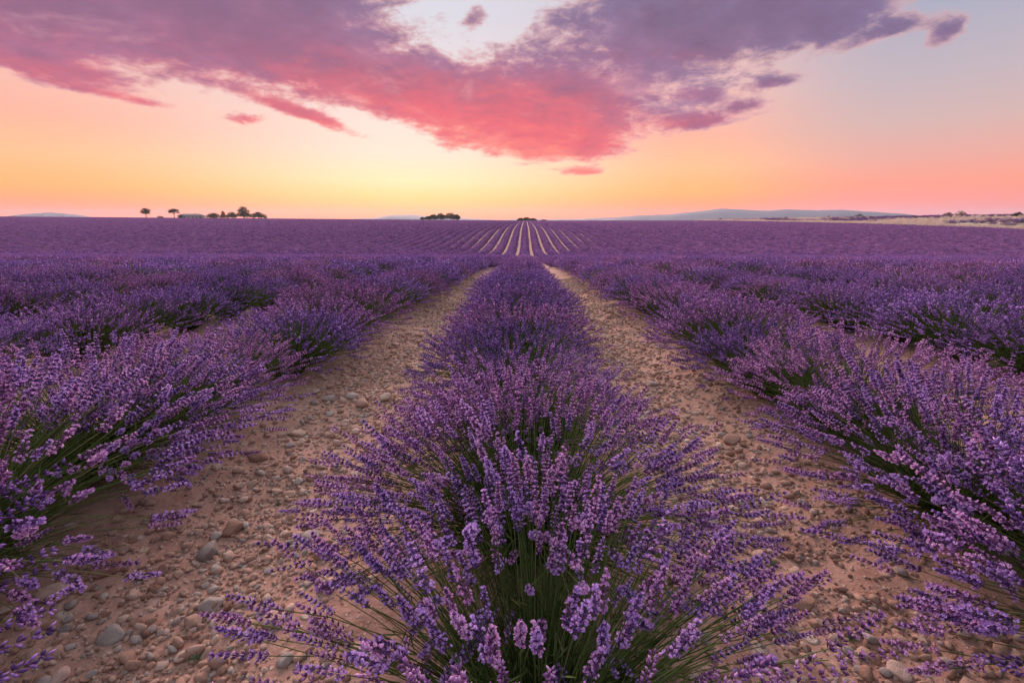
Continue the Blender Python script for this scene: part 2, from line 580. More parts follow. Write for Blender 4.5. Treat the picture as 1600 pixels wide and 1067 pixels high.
def build_hills():
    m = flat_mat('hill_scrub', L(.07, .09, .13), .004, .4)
    # (azimuth from, to, distance, [(fraction, height above eye level in m)])
    spec = [('far blue ridge of hills with gentle peaks beyond the field', 8.5, 40.0, 3600,
             [(0, 0), (.06, 22), (.12, 34), (.18, 36), (.25, 44), (.36, 66), (.40, 78), (.46, 70), (.55, 62), (.60, 68), (.68, 60), (.74, 63), (.80, 52), (.88, 40), (.95, 22), (1, 0)]),
            ('low far blue hill beyond the trees', -22, -2, 3900, [(0, 2), (.1, 10), (.25, 18), (.33, 38), (.45, 42), (.62, 26), (.8, 14), (1, 0)]),
            ('faint far blue hill low on the horizon', -48, -40.5, 3900, [(0, 10), (.25, 34), (.5, 46), (.75, 30), (1, -4)]),
            ('faint low far swell of land by the middle of the field', -4, 15, 4100, [(0, 0), (.2, 14), (.35, 8), (.55, 14), (.75, 26), (.9, 24), (1, 20)])]
    for lab, a0, a1, dist, pts in spec:
        n = 90
        g = Geo()
        fr = np.linspace(0, 1, n)
        hh = np.interp(fr, [p[0] for p in pts], [p[1] for p in pts])
        hh = hh + 2.6 * vnoise(fr * 30, fr * 0, 1.0, 5) + 1.4 * vnoise(fr * 90, fr * 0, 1.0, 6)
        az = np.radians(a0 + (a1 - a0) * fr)
        lay = []
        for k, (dr, q) in enumerate([(-420, 0), (-250, .35), (-120, .72), (0, 1), (150, .7), (420, 0)]):
            d = dist + dr + 60 * vnoise(fr * 12, fr * 0 + k, 1.0, 9)
            z = -45 + (hh + CAM_H + 45) * q + (4 * vnoise(fr * 40, fr * 0 + k * 3, 1.0, 4) if 0 < k < 5 and k != 3 else 0)
            lay.append(np.stack([np.sin(az) * d, np.cos(az) * d, z], 1))
        V = np.vstack(lay)
        T = []
        for k in range(5):
            i = k * n + np.arange(n - 1)
            T.append(np.stack([i, i + 1, i + n + 1], 1))
            T.append(np.stack([i, i + n + 1, i + n], 1))
        g.add(V, np.vstack(T))
        tag(link('hills', g.mesh('hills', [m], True)), lab, 'hills', kind='structure')


build_hills()


# ------------------------------------------------------------------ lavender
def perp(t):
    ref = np.where(np.abs(t[:, 2:3]) > .9, np.array([[1., 0, 0]]), np.array([[0, 0, 1.]]))
    u = np.cross(t, ref)
    u /= np.linalg.norm(u, axis=1, keepdims=True) + 1e-9
    return u, np.cross(t, u)


def floret_mesh(dirs, base, length, width):
    """three-sided buds: base, ring, tip"""
    n = len(base)
    u, v = perp(dirs)
    ang = np.array([0, 2.094, 4.189])
    mid = base + dirs * (length * .58)[:, None]
    V = np.zeros((n, 5, 3))
    V[:, 0] = base
    for k in range(3):
        V[:, 1 + k] = mid + (u * math.cos(ang[k]) + v * math.sin(ang[k])) * width[:, None]
    V[:, 4] = base + dirs * length[:, None]
    F = np.array([[0, 2, 1], [0, 3, 2], [0, 1, 3], [4, 1, 2], [4, 2, 3], [4, 3, 1]])
    T = F[None] + (np.arange(n) * 5)[:, None, None]
    return V.reshape(-1, 3), T.reshape(-1, 3)


def spike_full(rng, length):
    """one flower head: whorls of calyces with open corollas, base at 0, along +z"""
    g = Geo()
    nw = rng.integers(7, 10)
    zs = np.linspace(.10, 1, nw) ** .92 * length
    zs = np.concatenate([[0.0], zs]) if rng.random() < .7 else zs
    for i, z in enumerate(zs):
        fr = z / length
        k = int(rng.integers(6, 9) if fr < .9 else 5)
        ph = rng.random() * 6.28 + np.arange(k) * 6.283 / k + rng.normal(0, .18, k)
        up = rng.normal(.85 + .5 * fr ** 3, .16, k)
        d = np.stack([np.cos(ph) * np.cos(up), np.sin(ph) * np.cos(up), np.sin(up)], 1)
        b = np.stack([np.cos(ph) * .0012, np.sin(ph) * .0012, np.full(k, z) + rng.normal(0, .0010, k)], 1)
        ln = rng.uniform(.0078, .0112, k) * (1 - .28 * max(0, fr - .5) / .5)
        V, T = floret_mesh(d, b, ln, rng.uniform(.0014, .0020, k))
        g.add(V, T, np.repeat(np.clip(rng.normal(.26, .12, k), 0, .6), 6))
        op = rng.random(k) < .52
        if op.any():
            dd, bb = d[op], b[op] + d[op] * (ln[op] * .85)[:, None]
            u, v = perp(dd)
            for j in range(4):
                a = j * 1.571 + rng.random()
                o = u * math.cos(a) + v * math.sin(a)
                s = np.cross(o, dd)
                w = rng.uniform(.0014, .0023, len(dd))[:, None]
                ext = rng.uniform(.0024, .0040, len(dd))[:, None]
                q = np.stack([bb - s * w * .4, bb + o * ext * .6 + dd * .0022 + s * w, bb + o * ext + dd * .0030, bb + o * ext * .6 + dd * .0022 - s * w], 1)
                m = len(dd)
                F = np.array([[0, 1, 2], [0, 2, 3]])
                g.add(q.reshape(-1, 3), (F[None] + (np.arange(m) * 4)[:, None, None]).reshape(-1, 3), np.repeat(np.clip(rng.normal(.78, .16, m), .4, 1), 2))
    return g.arr()[:3]


def spike_mid(rng, length, n=11):
    z = np.linspace(0, .9, n) * length + rng.normal(0, .002, n)
    ph = np.arange(n) * 2.4 + rng.random() * 6
    d = np.stack([np.cos(ph) * .75, np.sin(ph) * .75, np.full(n, .62)], 1)
    d /= np.linalg.norm(d, axis=1, keepdims=True)
    b = np.stack([-np.cos(ph) * .004, -np.sin(ph) * .004, z - .003], 1)
    V, T = floret_mesh(d, b, rng.uniform(.015, .021, n), rng.uniform(.0038, .0058, n))
    return V, T, np.repeat(np.clip(rng.normal(.52, .24, n), .05, 1), 6)


def spike_fair(rng, length, n=34):
    z = np.repeat(np.linspace(0, .95, (n + 4) // 5), 5)[:n] * length + rng.normal(0, .0012, n)
    ph = np.arange(n) * 1.34 + rng.random() * 6
    up = rng.normal(.8, .15, n)
    d = np.stack([np.cos(ph) * np.cos(up), np.sin(ph) * np.cos(up), np.sin(up)], 1)
    b = np.stack([np.cos(ph) * .001, np.sin(ph) * .001, z - .002], 1)
    V, T = floret_mesh(d, b, rng.uniform(.0095, .0135, n), rng.uniform(.0022, .0034, n))
    bright = rng.random(n) < .45
    c = np.where(bright, rng.normal(.80, .13, n), rng.normal(.30, .12, n))
    return V, T, np.repeat(np.clip(c, .03, 1), 6)


def spike_low(rng, length, n=2, w=.0085):
    z = np.linspace(0, .45, n) * length
    d = np.tile([[0, 0, 1.]], (n, 1)) + rng.normal(0, .15, (n, 3))
    d /= np.linalg.norm(d, axis=1, keepdims=True)
    b = np.stack([rng.normal(0, .002, n), rng.normal(0, .002, n), z], 1)
    V, T = floret_mesh(d, b, np.full(n, length * (.62 if n > 1 else 1)), np.full(n, w) * rng.uniform(.8, 1.2, n))
    return V, T, np.repeat(np.clip(rng.normal(.50, .2, n), .05, 1), 6)


_r = np.random.default_rng(3)
SPIKE_LEN = [.055, .066, .072, .080, .086, .096, .076, .062]
SPIKES = [spike_full(_r, l) for l in SPIKE_LEN]
SPIKES_FAIR = [spike_fair(_r, l) for l in SPIKE_LEN]
SPIKES_MID = [spike_mid(_r, l) for l in SPIKE_LEN]
SPIKES_LOW = [spike_low(_r, l) for l in SPIKE_LEN]
SPIKE_ME = [mk_mesh('flower_spike', V, T, [M_FLOWER], c) for V, T, c in SPIKES]


def stems(rng, n, seg, loose):
    """stem curves fanning from the crown; returns points (n,seg+1,3), end tangents"""
    th = np.arccos(1 - rng.random(n * 4) * (1 - math.cos(RAD(87))))
    ph = rng.random(n * 4) * 6.283
    # bushes part: fewer heads in a few directions and (loose ones) on top
    a0 = rng.random() * 6.28
    keep = rng.random(n * 4) < (1 - (.70 if loose else .2) * np.exp(-(th / .55) ** 2))
    keep &= rng.random(n * 4) < (.72 + .28 * np.cos(2 * (ph - a0) + 1.3 * np.sin(3 * ph)))
    th, ph = th[keep][:n], ph[keep][:n]
    n = len(th)
    ln = np.clip((.385 + .115 * (th / 1.5)) * np.clip(rng.normal(1, .11, n), .6, 1.16), .22, .60)
    r0 = np.sqrt(rng.random(n)) * .09
    p = np.stack([np.cos(ph) * r0, np.sin(ph) * r0, rng.uniform(.02, .07, n)], 1)
    pts = [p]
    th0 = th * rng.uniform(.45, .75, n)
    sway = rng.normal(0, .22, n)
    tan = None
    for s in range(seg):
        f = (s + .5) / seg
        a = th0 + (th - th0) * f + .24 * (th / 1.5) ** 3 * f * f
        b = ph + sway * f
        tan = np.stack([np.sin(a) * np.cos(b), np.sin(a) * np.sin(b), np.cos(a)], 1)
        p = p + tan * (ln / seg)[:, None]
        p[:, 2] = np.maximum(p[:, 2], .018 + .02 * rng.random(n))
        pts.append(p)
    return np.stack(pts, 1), tan


def stem_tubes(P, r0, r1, sides=3):
    n, k, _ = P.shape
    V = np.zeros((n, k, sides, 3))
    for s in range(k):
        t = P[:, min(s + 1, k - 1)] - P[:, max(s - 1, 0)]
        t = t / (np.linalg.norm(t, axis=1, keepdims=True) + 1e-9)
        u, v = perp(t)
        r = r0 + (r1 - r0) * s / (k - 1)
        for j in range(sides):
            a = 6.283 * j / sides
            V[:, s, j] = P[:, s] + (u * math.cos(a) + v * math.sin(a)) * r
    F = []
    for s in range(k - 1):
        for j in range(sides):
            a, b = s * sides + j, s * sides + (j + 1) % sides
            F += [[a, b, b + sides], [a, b + sides, a + sides]]
    F = np.array(F)
    T = F[None] + (np.arange(n) * k * sides)[:, None, None]
    return V.reshape(-1, 3), T.reshape(-1, 3), len(F)


def blades(rng, P, n, lmin, lmax, w):
    """narrow grey-green leaves along the lower stems"""
    i = rng.integers(0, len(P), n)
    k = P.shape[1]
    f = rng.random(n) ** 1.3 * .62 * (k - 1)
    s = np.floor(f).astype(int)
    q = P[i, s] + (P[i, np.minimum(s + 1, k - 1)] - P[i, s]) * (f - s)[:, None]
    d = P[i, np.minimum(s + 1, k - 1)] - P[i, s]
    d /= np.linalg.norm(d, axis=1, keepdims=True) + 1e-9
    d = d + rng.normal(0, .42, (n, 3))
    d /= np.linalg.norm(d, axis=1, keepdims=True) + 1e-9
    u, v = perp(d)
    a = rng.random(n) * 6.28
    o = (u * np.cos(a)[:, None] + v * np.sin(a)[:, None]) * w
    ln = rng.uniform(lmin, lmax, n)[:, None]
    V = np.stack([q, q + d * ln * .45 + o, q + d * ln, q + d * ln * .45 - o], 1)
    F = np.array([[0, 1, 2], [0, 2, 3]])
    return V.reshape(-1, 3), (F[None] + (np.arange(n) * 4)[:, None, None]).reshape(-1, 3)


def spike_frames(rng, tan):
    n = len(tan)
    z = tan + rng.normal(0, .10, (n, 3)) + np.array([0, 0, .12])
    z /= np.linalg.norm(z, axis=1, keepdims=True)
    u, v = perp(z)
    a = rng.random(n) * 6.28
    x = u * np.cos(a)[:, None] + v * np.sin(a)[:, None]
    y = np.cross(z, x)
    s = rng.uniform(.82, 1.22, n)
    M = np.stack([x, y, z], 2) * s[:, None, None]
    return M


def bush_geo(rng, n, lod, loose):
    """returns (stem Geo, flower Geo or None, spike list)"""
    seg = {0: 5, 1: 3, 2: 2, 3: 1}[lod]
    P, tan = stems(rng, n, seg, loose)
    n = len(P)
    g = Geo()
    if lod < 2:
        V, T, k = stem_tubes(P, .0015 if lod == 0 else .0019, .0010 if lod == 0 else .0015)
        g.add(V, T, np.repeat(np.clip(rng.normal(.5, .2, n), 0, .97), k))
        nb = 3600 if lod == 0 else 900
        V, T = blades(rng, P, nb, .035, .085, .0020 if lod == 0 else .0040)
        g.add(V, T, np.repeat(np.clip(rng.normal(.42, .25, nb), 0, .95), 2))
    elif lod == 2:
        V, T, k = stem_tubes(P, .0042, .0026, 2)
        g.add(V, T, np.repeat(np.clip(rng.normal(.5, .2, n), 0, .97), k))
        V, T = blades(rng, P, 160, .06, .12, .010)
        g.add(V, T, .4)
    else:
        V, T = blades(rng, P, 40, .18, .32, .022)
        g.add(V, T, .4)
    if lod < 2:
        Q, _t = stems(rng, 300 if lod == 0 else 110, 3, False)
        Q = Q * np.array([.72, .72, .60]) + np.array([0, 0, .01])
        V, T, k = stem_tubes(Q, .0016, .0010)
        g.add(V, T, np.repeat(np.clip(rng.normal(.35, .2, len(Q)), 0, .9), k))
        nb = 2800 if lod == 0 else 500
        V, T = blades(rng, Q, nb, .03, .07, .0022 if lod == 0 else .0045)
        g.add(V, T, np.repeat(np.clip(rng.normal(.38, .25, nb), 0, .95), 2))
    M = spike_frames(rng, tan)
    kind = rng.integers(0, 8, n)
    fl = Geo()
    src = {0: SPIKES_FAIR, 1: SPIKES_MID, 2: SPIKES_LOW}.get(lod)
    if lod == 3:
        src = [spike_low(rng, .11, 1, .022) for _ in range(8)]
    return g, (P[:, -1], M, kind), src


def fill_flowers(src, tips, M, kind, fl=None, mi=0):
    fl = fl or Geo()
    for k in range(8):
        s = kind == k
        if s.any():
            V, T, c = stamp(src[k][0], src[k][1], src[k][2], M[s], tips[s])
            fl.add(V, T, c, mi)
    return fl


# bush positions, row by row
def bush_table():
    rng = np.random.default_rng(21)
    out = []
    for k in range(-125, 63):
        y = {0: -.72, -1: -.35, 1: -.55}.get(k, -.5 + rng.random() * .6)
        while y < 215:
            x = k * ROW + rng.normal(0, .045) - (.20 * k if abs(k) == 1 and y < 1.6 else .09 * k if abs(k) == 1 and y < 4 else 0)
            if abs(x) < 1.12 * y + 2.6:
                out.append((x, y, rng.uniform(.96, 1.16) * (.95 if k == 0 and y < 3 else 1.16 if abs(k) == 1 and y < 2.2 else 1), rng.random() * 6.283, k, rng.random() < .38))
            if k == 0 and -.1 < y < .5:
                out.pop()
            y += (.70 + rng.uniform(-.10, .12)) * (1 if y < 60 else 1.15)
    return out


BUSHES = bush_table()


def in_view(x, y, z=.3, mx=1.0):
    """(in frame?, depth) from the standing point of the photograph"""
    v = cam.matrix_basis.inverted() @ Vector((x, y, z))
    d = -v.z
    if d < .05:
        return False, d
    k = cd.lens / 36 * 2
    return abs(v.x / d * k) < mx and abs(v.y / d * k) < mx * 682 / 1024, d


scored = []
for i, b in enumerate(BUSHES):
    zb = zt1(b[0], b[1]) if b[1] < 26 else 0
    ok, d = in_view(b[0], b[1], zb + .3, 1.12)
    if ok or (b[1] < 1.3 and b[1] > -.2 and abs(b[4]) < 2):
        scored.append((max(d, .1), i))
scored.sort()
NEAR = [i for d, i in scored[:300]]
NEARSET = set(NEAR)
ORD = ['', 'first', 'second', 'third', 'fourth', 'fifth', 'sixth', 'seventh', 'eighth', 'ninth', 'tenth', 'eleventh', 'twelfth', 'thirteenth',
       'fourteenth', 'fifteenth', 'sixteenth', 'seventeenth', 'eighteenth', 'nineteenth', 'twentieth']


def bush_label(k, loose, s):
    size = 'big' if s > 1.10 else 'small' if s < 1.0 else 'medium-sized'
    look = size + (' loose lavender bush with green stems on top' if loose else ' dense purple lavender bush')
    if k == 0:
        return look + ' in the row between both stony tracks'
    side = 'farmhouse' if k < 0 else 'ridge'
    return f'{look}, {ORD[min(abs(k), 20)]} row from middle toward {side}'


VAR = {}


def variant(lod, j, loose):
    key = (lod, j, loose)
    if key not in VAR:
        rng = np.random.default_rng(1000 + lod * 100 + j * 10 + loose)
        g, (tips, M, kind), src = bush_geo(rng, {0: 520, 1: 560, 2: 480, 3: 170}[lod], lod, loose)
        VAR[key] = (g, fill_flowers(src, tips, M, kind))
    return VAR[key]


VMESH = {}


def variant_meshes(lod, j, loose):
    key = (lod, j, loose)
    if key not in VMESH:
        g, fl = variant(lod, j, loose)
        VMESH[key] = (g.mesh('lavender_stems', [M_STEM]), fl.mesh('lavender_flowers', [M_FLOWER]))
    return VMESH[key]


N_SINGLE = 9          # bushes whose flower heads can be told apart one by one
for rank, i in enumerate(NEAR):
    x, y, s, rz, k, loose = BUSHES[i]
    e = link('lavender_bush', None, loc=(x, y, zt1(x, y) - .01))
    e.empty_display_size = .1
    e.rotation_euler.z = rz
    e.scale = (s, s, s * .88)
    tag(e, bush_label(k, loose, s), 'lavender bush', 'lavender bushes in rows')
    d = scored[rank][0]
    if rank < N_SINGLE:
        rng = np.random.default_rng(500 + rank)
        g, (tips, M, kind), src = bush_geo(rng, 560, 0, loose)
        link('stems', g.mesh('lavender_stems', [M_STEM]), e)
        mw = Matrix.Translation(e.location) @ Matrix.Rotation(rz, 4, 'Z') @ Matrix.Diagonal((s, s, s * .88, 1))
        single = []
        for q in range(len(tips)):
            w = mw @ Vector(tips[q])
            ok, dd = in_view(w.x, w.y, w.z, .99)
            if ok:
                single.append((dd, q))
        single.sort()
        single = [q for dd, q in single[:270]]
        for q in single:
            o = link('flower_spike', SPIKE_ME[kind[q]], e)
            m4 = Matrix(M[q].tolist()).to_4x4()
            m4.translation = Vector(tips[q])
            o.matrix_basis = m4
        rest = np.ones(len(tips), bool)
        rest[single] = False
        if rest.any():
            fl = fill_flowers(src, tips[rest], M[rest], kind[rest])
            tag(link('flower_heads', fl.mesh('lavender_flowers', [M_FLOWER]), e), kind='stuff')
    else:
        lod = 0 if d < 3.2 else (1 if d < 9 else 2)
        j = i % (2 if lod == 0 else 4)
        sm, fm = variant_meshes(lod, j, loose)
        link('stems', sm, e)
        tag(link('flower_heads', fm, e), kind='stuff')


def scatter_group(name, coll):
    ng = bpy.data.node_groups.new(name, 'GeometryNodeTree')
    ng.interface.new_socket('Geometry', in_out='INPUT', socket_type='NodeSocketGeometry')
    ng.interface.new_socket('Geometry', in_out='OUTPUT', socket_type='NodeSocketGeometry')
    n, l = ng.nodes, ng.links
    gi, go = n.new('NodeGroupInput'), n.new('NodeGroupOutput')
    ip = n.new('GeometryNodeInstanceOnPoints')
    ci = n.new('GeometryNodeCollectionInfo')
    ci.inputs['Collection'].default_value = coll
    ci.inputs['Separate Children'].default_value = True
    ci.inputs['Reset Children'].default_value = True
    ip.inputs['Pick Instance'].default_value = True

    def at(nm, ty):
        a = n.new('GeometryNodeInputNamedAttribute')
        a.data_type = ty
        a.inputs['Name'].default_value = nm
        return a.outputs['Attribute']
    l.new(gi.outputs[0], ip.inputs['Points'])
    l.new(at('is_point', 'BOOLEAN'), ip.inputs['Selection'])
    l.new(ci.outputs[0], ip.inputs['Instance'])
    l.new(at('which', 'INT'), ip.inputs['Instance Index'])
    l.new(at('turn', 'FLOAT_VECTOR'), ip.inputs['Rotation'])
    l.new(at('size', 'FLOAT_VECTOR'), ip.inputs['Scale'])
    jn = n.new('GeometryNodeJoinGeometry')
    l.new(gi.outputs[0], jn.inputs[0])
    l.new(ip.outputs[0], jn.inputs[0])
    l.new(jn.outputs[0], go.inputs[0])
    return ng


def scatter(name, sources, P, which, turn, size, faces=None, mats=()):
    """one 'stuff' object: optional faces plus instances on its loose points"""
    coll = bpy.data.collections.new(name + '_sources')
    for j, me in enumerate(sources):
        coll.objects.link(bpy.data.objects.new(f'{name}_{j:03d}', me))
    if faces is None:
        FV, FT = np.zeros((0, 3)), np.zeros((0, 3), int)
    else:
        FV, FT = faces
    n0, n1 = len(FV), len(P)
    me = mk_mesh(name, np.vstack([FV, P]), FT, mats, smooth=True)

    def put(nm, ty, field, arr):
        a = me.attributes.new(nm, ty, 'POINT')
        a.data.foreach_set(field, arr.ravel())
    put('is_point', 'BOOLEAN', 'value', np.concatenate([np.zeros(n0, bool), np.ones(n1, bool)]))
    put('which', 'INT', 'value', np.concatenate([np.zeros(n0, np.int32), np.asarray(which, np.int32)]))
    put('turn', 'FLOAT_VECTOR', 'vector', np.vstack([np.zeros((n0, 3)), turn]).astype(np.float32))
    put('size', 'FLOAT_VECTOR', 'vector', np.vstack([np.ones((n0, 3)), size]).astype(np.float32))
    o = link(name, me)
    md = o.modifiers.new('scatter', 'NODES')
    md.node_group = scatter_group(name, coll)
    return o


def joined(lod, j, loose):
    g, fl = variant(lod, j, loose)
    a, b = g.arr(), fl.arr()
    return mk_mesh('lavender_far', np.vstack([a[0], b[0]]), np.vstack([a[1], b[1] + len(a[0])]), [M_STEM, M_FLOWER],
                   np.concatenate([a[2], b[2]]), np.concatenate([np.zeros(len(a[1]), int), np.ones(len(b[1]), int)]))


def build_field():
    src = [joined(1, 2, False), joined(1, 0, False), joined(1, 1, True)] + [joined(2, j, j > 1) for j in range(4)] + [joined(3, j, False) for j in range(4)]
    P, W, R_, S = [], [], [], []
    rng = np.random.default_rng(77)
    for i, (x, y, s, rz, k, loose) in enumerate(BUSHES):
        if i in NEARSET:
            continue
        d = math.hypot(x, y)
        if rng.random() < .12 * (y > 60) + .88 * max(0, (y - 85) / 130) ** .8:
            continue
        P.append((x, y))
        W.append(0 if d < 2.5 else rng.integers(1, 3) if d < 9 else rng.integers(3, 7) if y < 46 else rng.integers(7, 11))
        R_.append((0, 0, rz))
        S.append((s, s, s * .88) if y < 46 else (s * .92, s, s * .80))
    # the second, patchy field on the bank
    for _ in range(5200):
        x = FIELD_X1 + 7 + rng.random() ** 1.2 * 95
        y = rng.uniform(60, 330)
        if vnoise(np.array([x * .5]), np.array([y * .16]), 3.0, 31)[0] > -.12 and abs(x) < 1.15 * y + 15:
            P.append((x, y))
            W.append(rng.integers(7, 11))
            R_.append((0, 0, rng.random() * 6.28))
            s = rng.uniform(1.0, 1.5)
            S.append((s, s, s))
    P = np.array(P)
    P3 = np.column_stack([P, zt(P[:, 0], P[:, 1]) - .01])
    # far rows as continuous mounds
    ys = [24.0]
    while ys[-1] < 332:
        ys.append(ys[-1] + max(.34, .0075 * ys[-1]))
    ys = np.array(ys)
    prf = np.array([(-.67, .0), (-.59, .21), (-.35, .39), (0, .47), (.35, .39), (.59, .21), (.67, .0)])
    V, T, n = [], [], 0
    for k in range(-190, 63):
        x0 = k * ROW
        yy = ys[np.abs(x0) < 1.2 * ys + 10]
        if len(yy) < 2:
            continue
        fill = .72 + .30 * sstep(yy, 38, 75)
        o = np.zeros((len(yy), 7, 3))
        for j, (dx, dz) in enumerate(prf):
            jit = vnoise(yy, yy * 0 + k * 7.3 + j * 3.1, .62, 13)
            j2 = vnoise(yy, yy * 0 + k * 5.1 + j * 1.7, .30, 14)
            px = x0 + dx * fill * (1 + .34 * jit) + .05 * j2
            o[:, j, 0] = px
            o[:, j, 1] = yy
            o[:, j, 2] = zt(px, yy) + (dz * fill * (1 + .42 * jit + .25 * j2) if dz > 0 else -.03)
        V.append(o.reshape(-1, 3))
        m = len(yy)
        i = (np.arange(m - 1)[:, None] * 7 + np.arange(6)[None]).ravel() + n
        T += [np.stack([i, i + 1, i + 8], 1), np.stack([i, i + 8, i + 7], 1)]
        n += m * 7
    o = scatter('lavender_field', src, P3, W, np.array(R_), np.array(S), (np.vstack(V), np.vstack(T)), [M_RIDGE])
    tag(o, 'purple lavender rows running over the dip to the horizon', 'lavender', kind='stuff')


build_field()


# ------------------------------------------------------------------ stones
def rock(rng, sub):
    bm = bmesh.new()
    bmesh.ops.create_icosphere(bm, subdivisions=sub, radius=1)
    V = np.array([v.co[:] for v in bm.verts])
    T = np.array([[v.index for v in f.verts] for f in bm.faces])
    bm.free()
    V = V * (1 + .10 * np.sin(V[:, [1]] * 3 + rng.random() * 6) + .07 * np.sin(V[:, [0]] * 5 + rng.random() * 6))
    for _ in range(int(rng.integers(6, 11))):
        nn = rng.normal(0, 1, 3)
        nn /= np.linalg.norm(nn)
        c = rng.uniform(.55, .85)
        V = V - nn * np.maximum(0, V @ nn - c)[:, None] * .92
    V = V * np.array([rng.uniform(.9, 1.25), rng.uniform(.7, .95), rng.uniform(.45, .7)])
    V[:, 2] -= V[:, 2].min()
    return V, T


def build_stones():
    rng = np.random.default_rng(5)
    geos = [rock(rng, 3) for _ in range(9)]
    mats = {'pinkish': M_PINK, 'pale cream': M_CREAM, 'grey': M_GREY, 'rust brown': M_RUST}
    meshes = {c: [mk_mesh('stone', V, T, [m], smooth=True) for V, T in geos] for c, m in mats.items()}
    names = list(mats)
    placed = []
    # (x, y, radius, colour) of the stones that stand out
    marked = [(-1.02, 1.42, .045, 2, 'flat grey stone half under the lavender by the farmhouse-side track'),
              (-1.02, 1.55, .042, 3, 'big rust brown stone at the lavender edge of the farmhouse-side track'),
              (.93, 1.25, .038, 3, 'round rust brown stone alone on the ridge-side track'),
              (.80, .98, .040, 3, 'biggest blocky brown stone on the ridge-side track'),
              (-.98, 2.9, .06, 0, 'long pinkish stone far along the farmhouse-side track')]

    def put(x, y, r, ci, label, sink=.25):
        o = link('stone', meshes[names[ci]][rng.integers(0, 9)])
        o.location = (x, y, zt1(x, y) - r * sink)
        o.rotation_euler = (rng.normal(0, .18), rng.normal(0, .18), rng.random() * 6.28)
        o.scale = (r, r, r * rng.uniform(.8, 1.15))
        tag(o, label, 'stone', 'loose stones on the tracks')
        placed.append((x, y, r))
    for x, y, r, c, lab in marked:
        put(x, y, r, c, lab)
    tries = 0
    while len(placed) < 300 and tries < 20000:
        tries += 1
        side = -1 if rng.random() < .55 else 1
        y = .75 + rng.random() ** 1.5 * 6.5
        u = rng.normal(0, .19) if rng.random() < .55 else rng.uniform(-.5, .5)
        x = side * (ROW / 2 + .02) + u
        if abs(u) > .52 or not in_view(x, y, -.02, 1.0)[0]:
            continue
        r = float(np.clip(.0165 * math.exp(rng.normal(0, .42)) * (1 + .10 * y) * (1.35 if abs(u) > .2 else 1), .009, .05))
        if any((x - a) ** 2 + (y - b) ** 2 < ((r + c) * .85) ** 2 for a, b, c in placed):
            continue
        ci = int(rng.choice(4, p=[.48, .28, .10, .14]))
        size = 'big' if r > .030 else 'fist-sized' if r > .020 else 'small'
        track = 'farmhouse-side' if side < 0 else 'ridge-side'
        put(x, y, r, ci, f'{size} {names[ci]} loose stone lying on the {track} stony track')
    # gravel between them
    g2 = [rock(rng, 2) for _ in range(6)]
    src = [mk_mesh('pebble', V, T, [m], smooth=True) for V, T in g2[:5] for m in (M_PINK, M_PINK, M_CREAM, M_CREAM, M_PINK, M_GREY, M_RUST)]
    n = 52000
    y = .55 + rng.random(n) ** 1.7 * 13
    side = np.where(rng.random(n) < .5, -1, 1)
    x = side * ROW / 2 + np.where(rng.random(n) < .45, rng.normal(0, .19, n), rng.uniform(-.56, .56, n))
    cl = vnoise(x, y, .28, 40) + vnoise(x, y, .1, 41) * .6
    keep = (cl > -.16) | (rng.random(n) < .25)
    x, y = x[keep], y[keep]
    n = len(x)
    r = np.clip(.0050 * np.exp(rng.normal(0, .58, n)) * (1 + .13 * y), .0020, .024)
    z = zt(x, y) - r * .2
    turn = np.column_stack([rng.normal(0, .25, n), rng.normal(0, .25, n), rng.random(n) * 6.28])
    o = scatter('gravel', src, np.column_stack([x, y, z]), rng.integers(0, len(src), n), turn, np.column_stack([r, r, r]))
    tag(o, 'pink and cream gravel scattered over both stony tracks', 'gravel', kind='stuff')


build_stones()


# ------------------------------------------------------------------ weeds on the tracks
def build_weeds():
    rng = np.random.default_rng(8)
    for (x, y, lab) in [(.92, 1.42, 'tiny grey-green weed beside a stone on the ridge-side track'),
                        (.98, 1.12, 'small weed sprig under the lavender edge of the ridge-side track'),
                        (-.78, .98, 'tiny weed sprig among gravel on the farmhouse-side track'),
                        (-.95, 1.75, 'little weed tuft on the farmhouse-side track by larger stones')]:
        g = Geo()
        for _ in range(26):
            a, e = rng.random() * 6.28, rng.uniform(.2, 1.2)
            d = np.array([math.cos(a) * math.cos(e), math.sin(a) * math.cos(e), math.sin(e)])
            s = np.array([-math.sin(a), math.cos(a), 0]) * .0022
            ln = rng.uniform(.010, .028)
            b = rng.normal(0, .003, 3) * np.array([1, 1, 0])
            g.add([b, b + d * ln * .55 + s, b + d * ln, b + d * ln * .55 - s], [[0, 1, 2], [0, 2, 3]], rng.random())
        o = link('weed', g.mesh('weed', [M_WEED]), loc=(x, y, zt1(x, y)))
        tag(o, lab, 'weed', 'weeds on the tracks')


build_weeds()


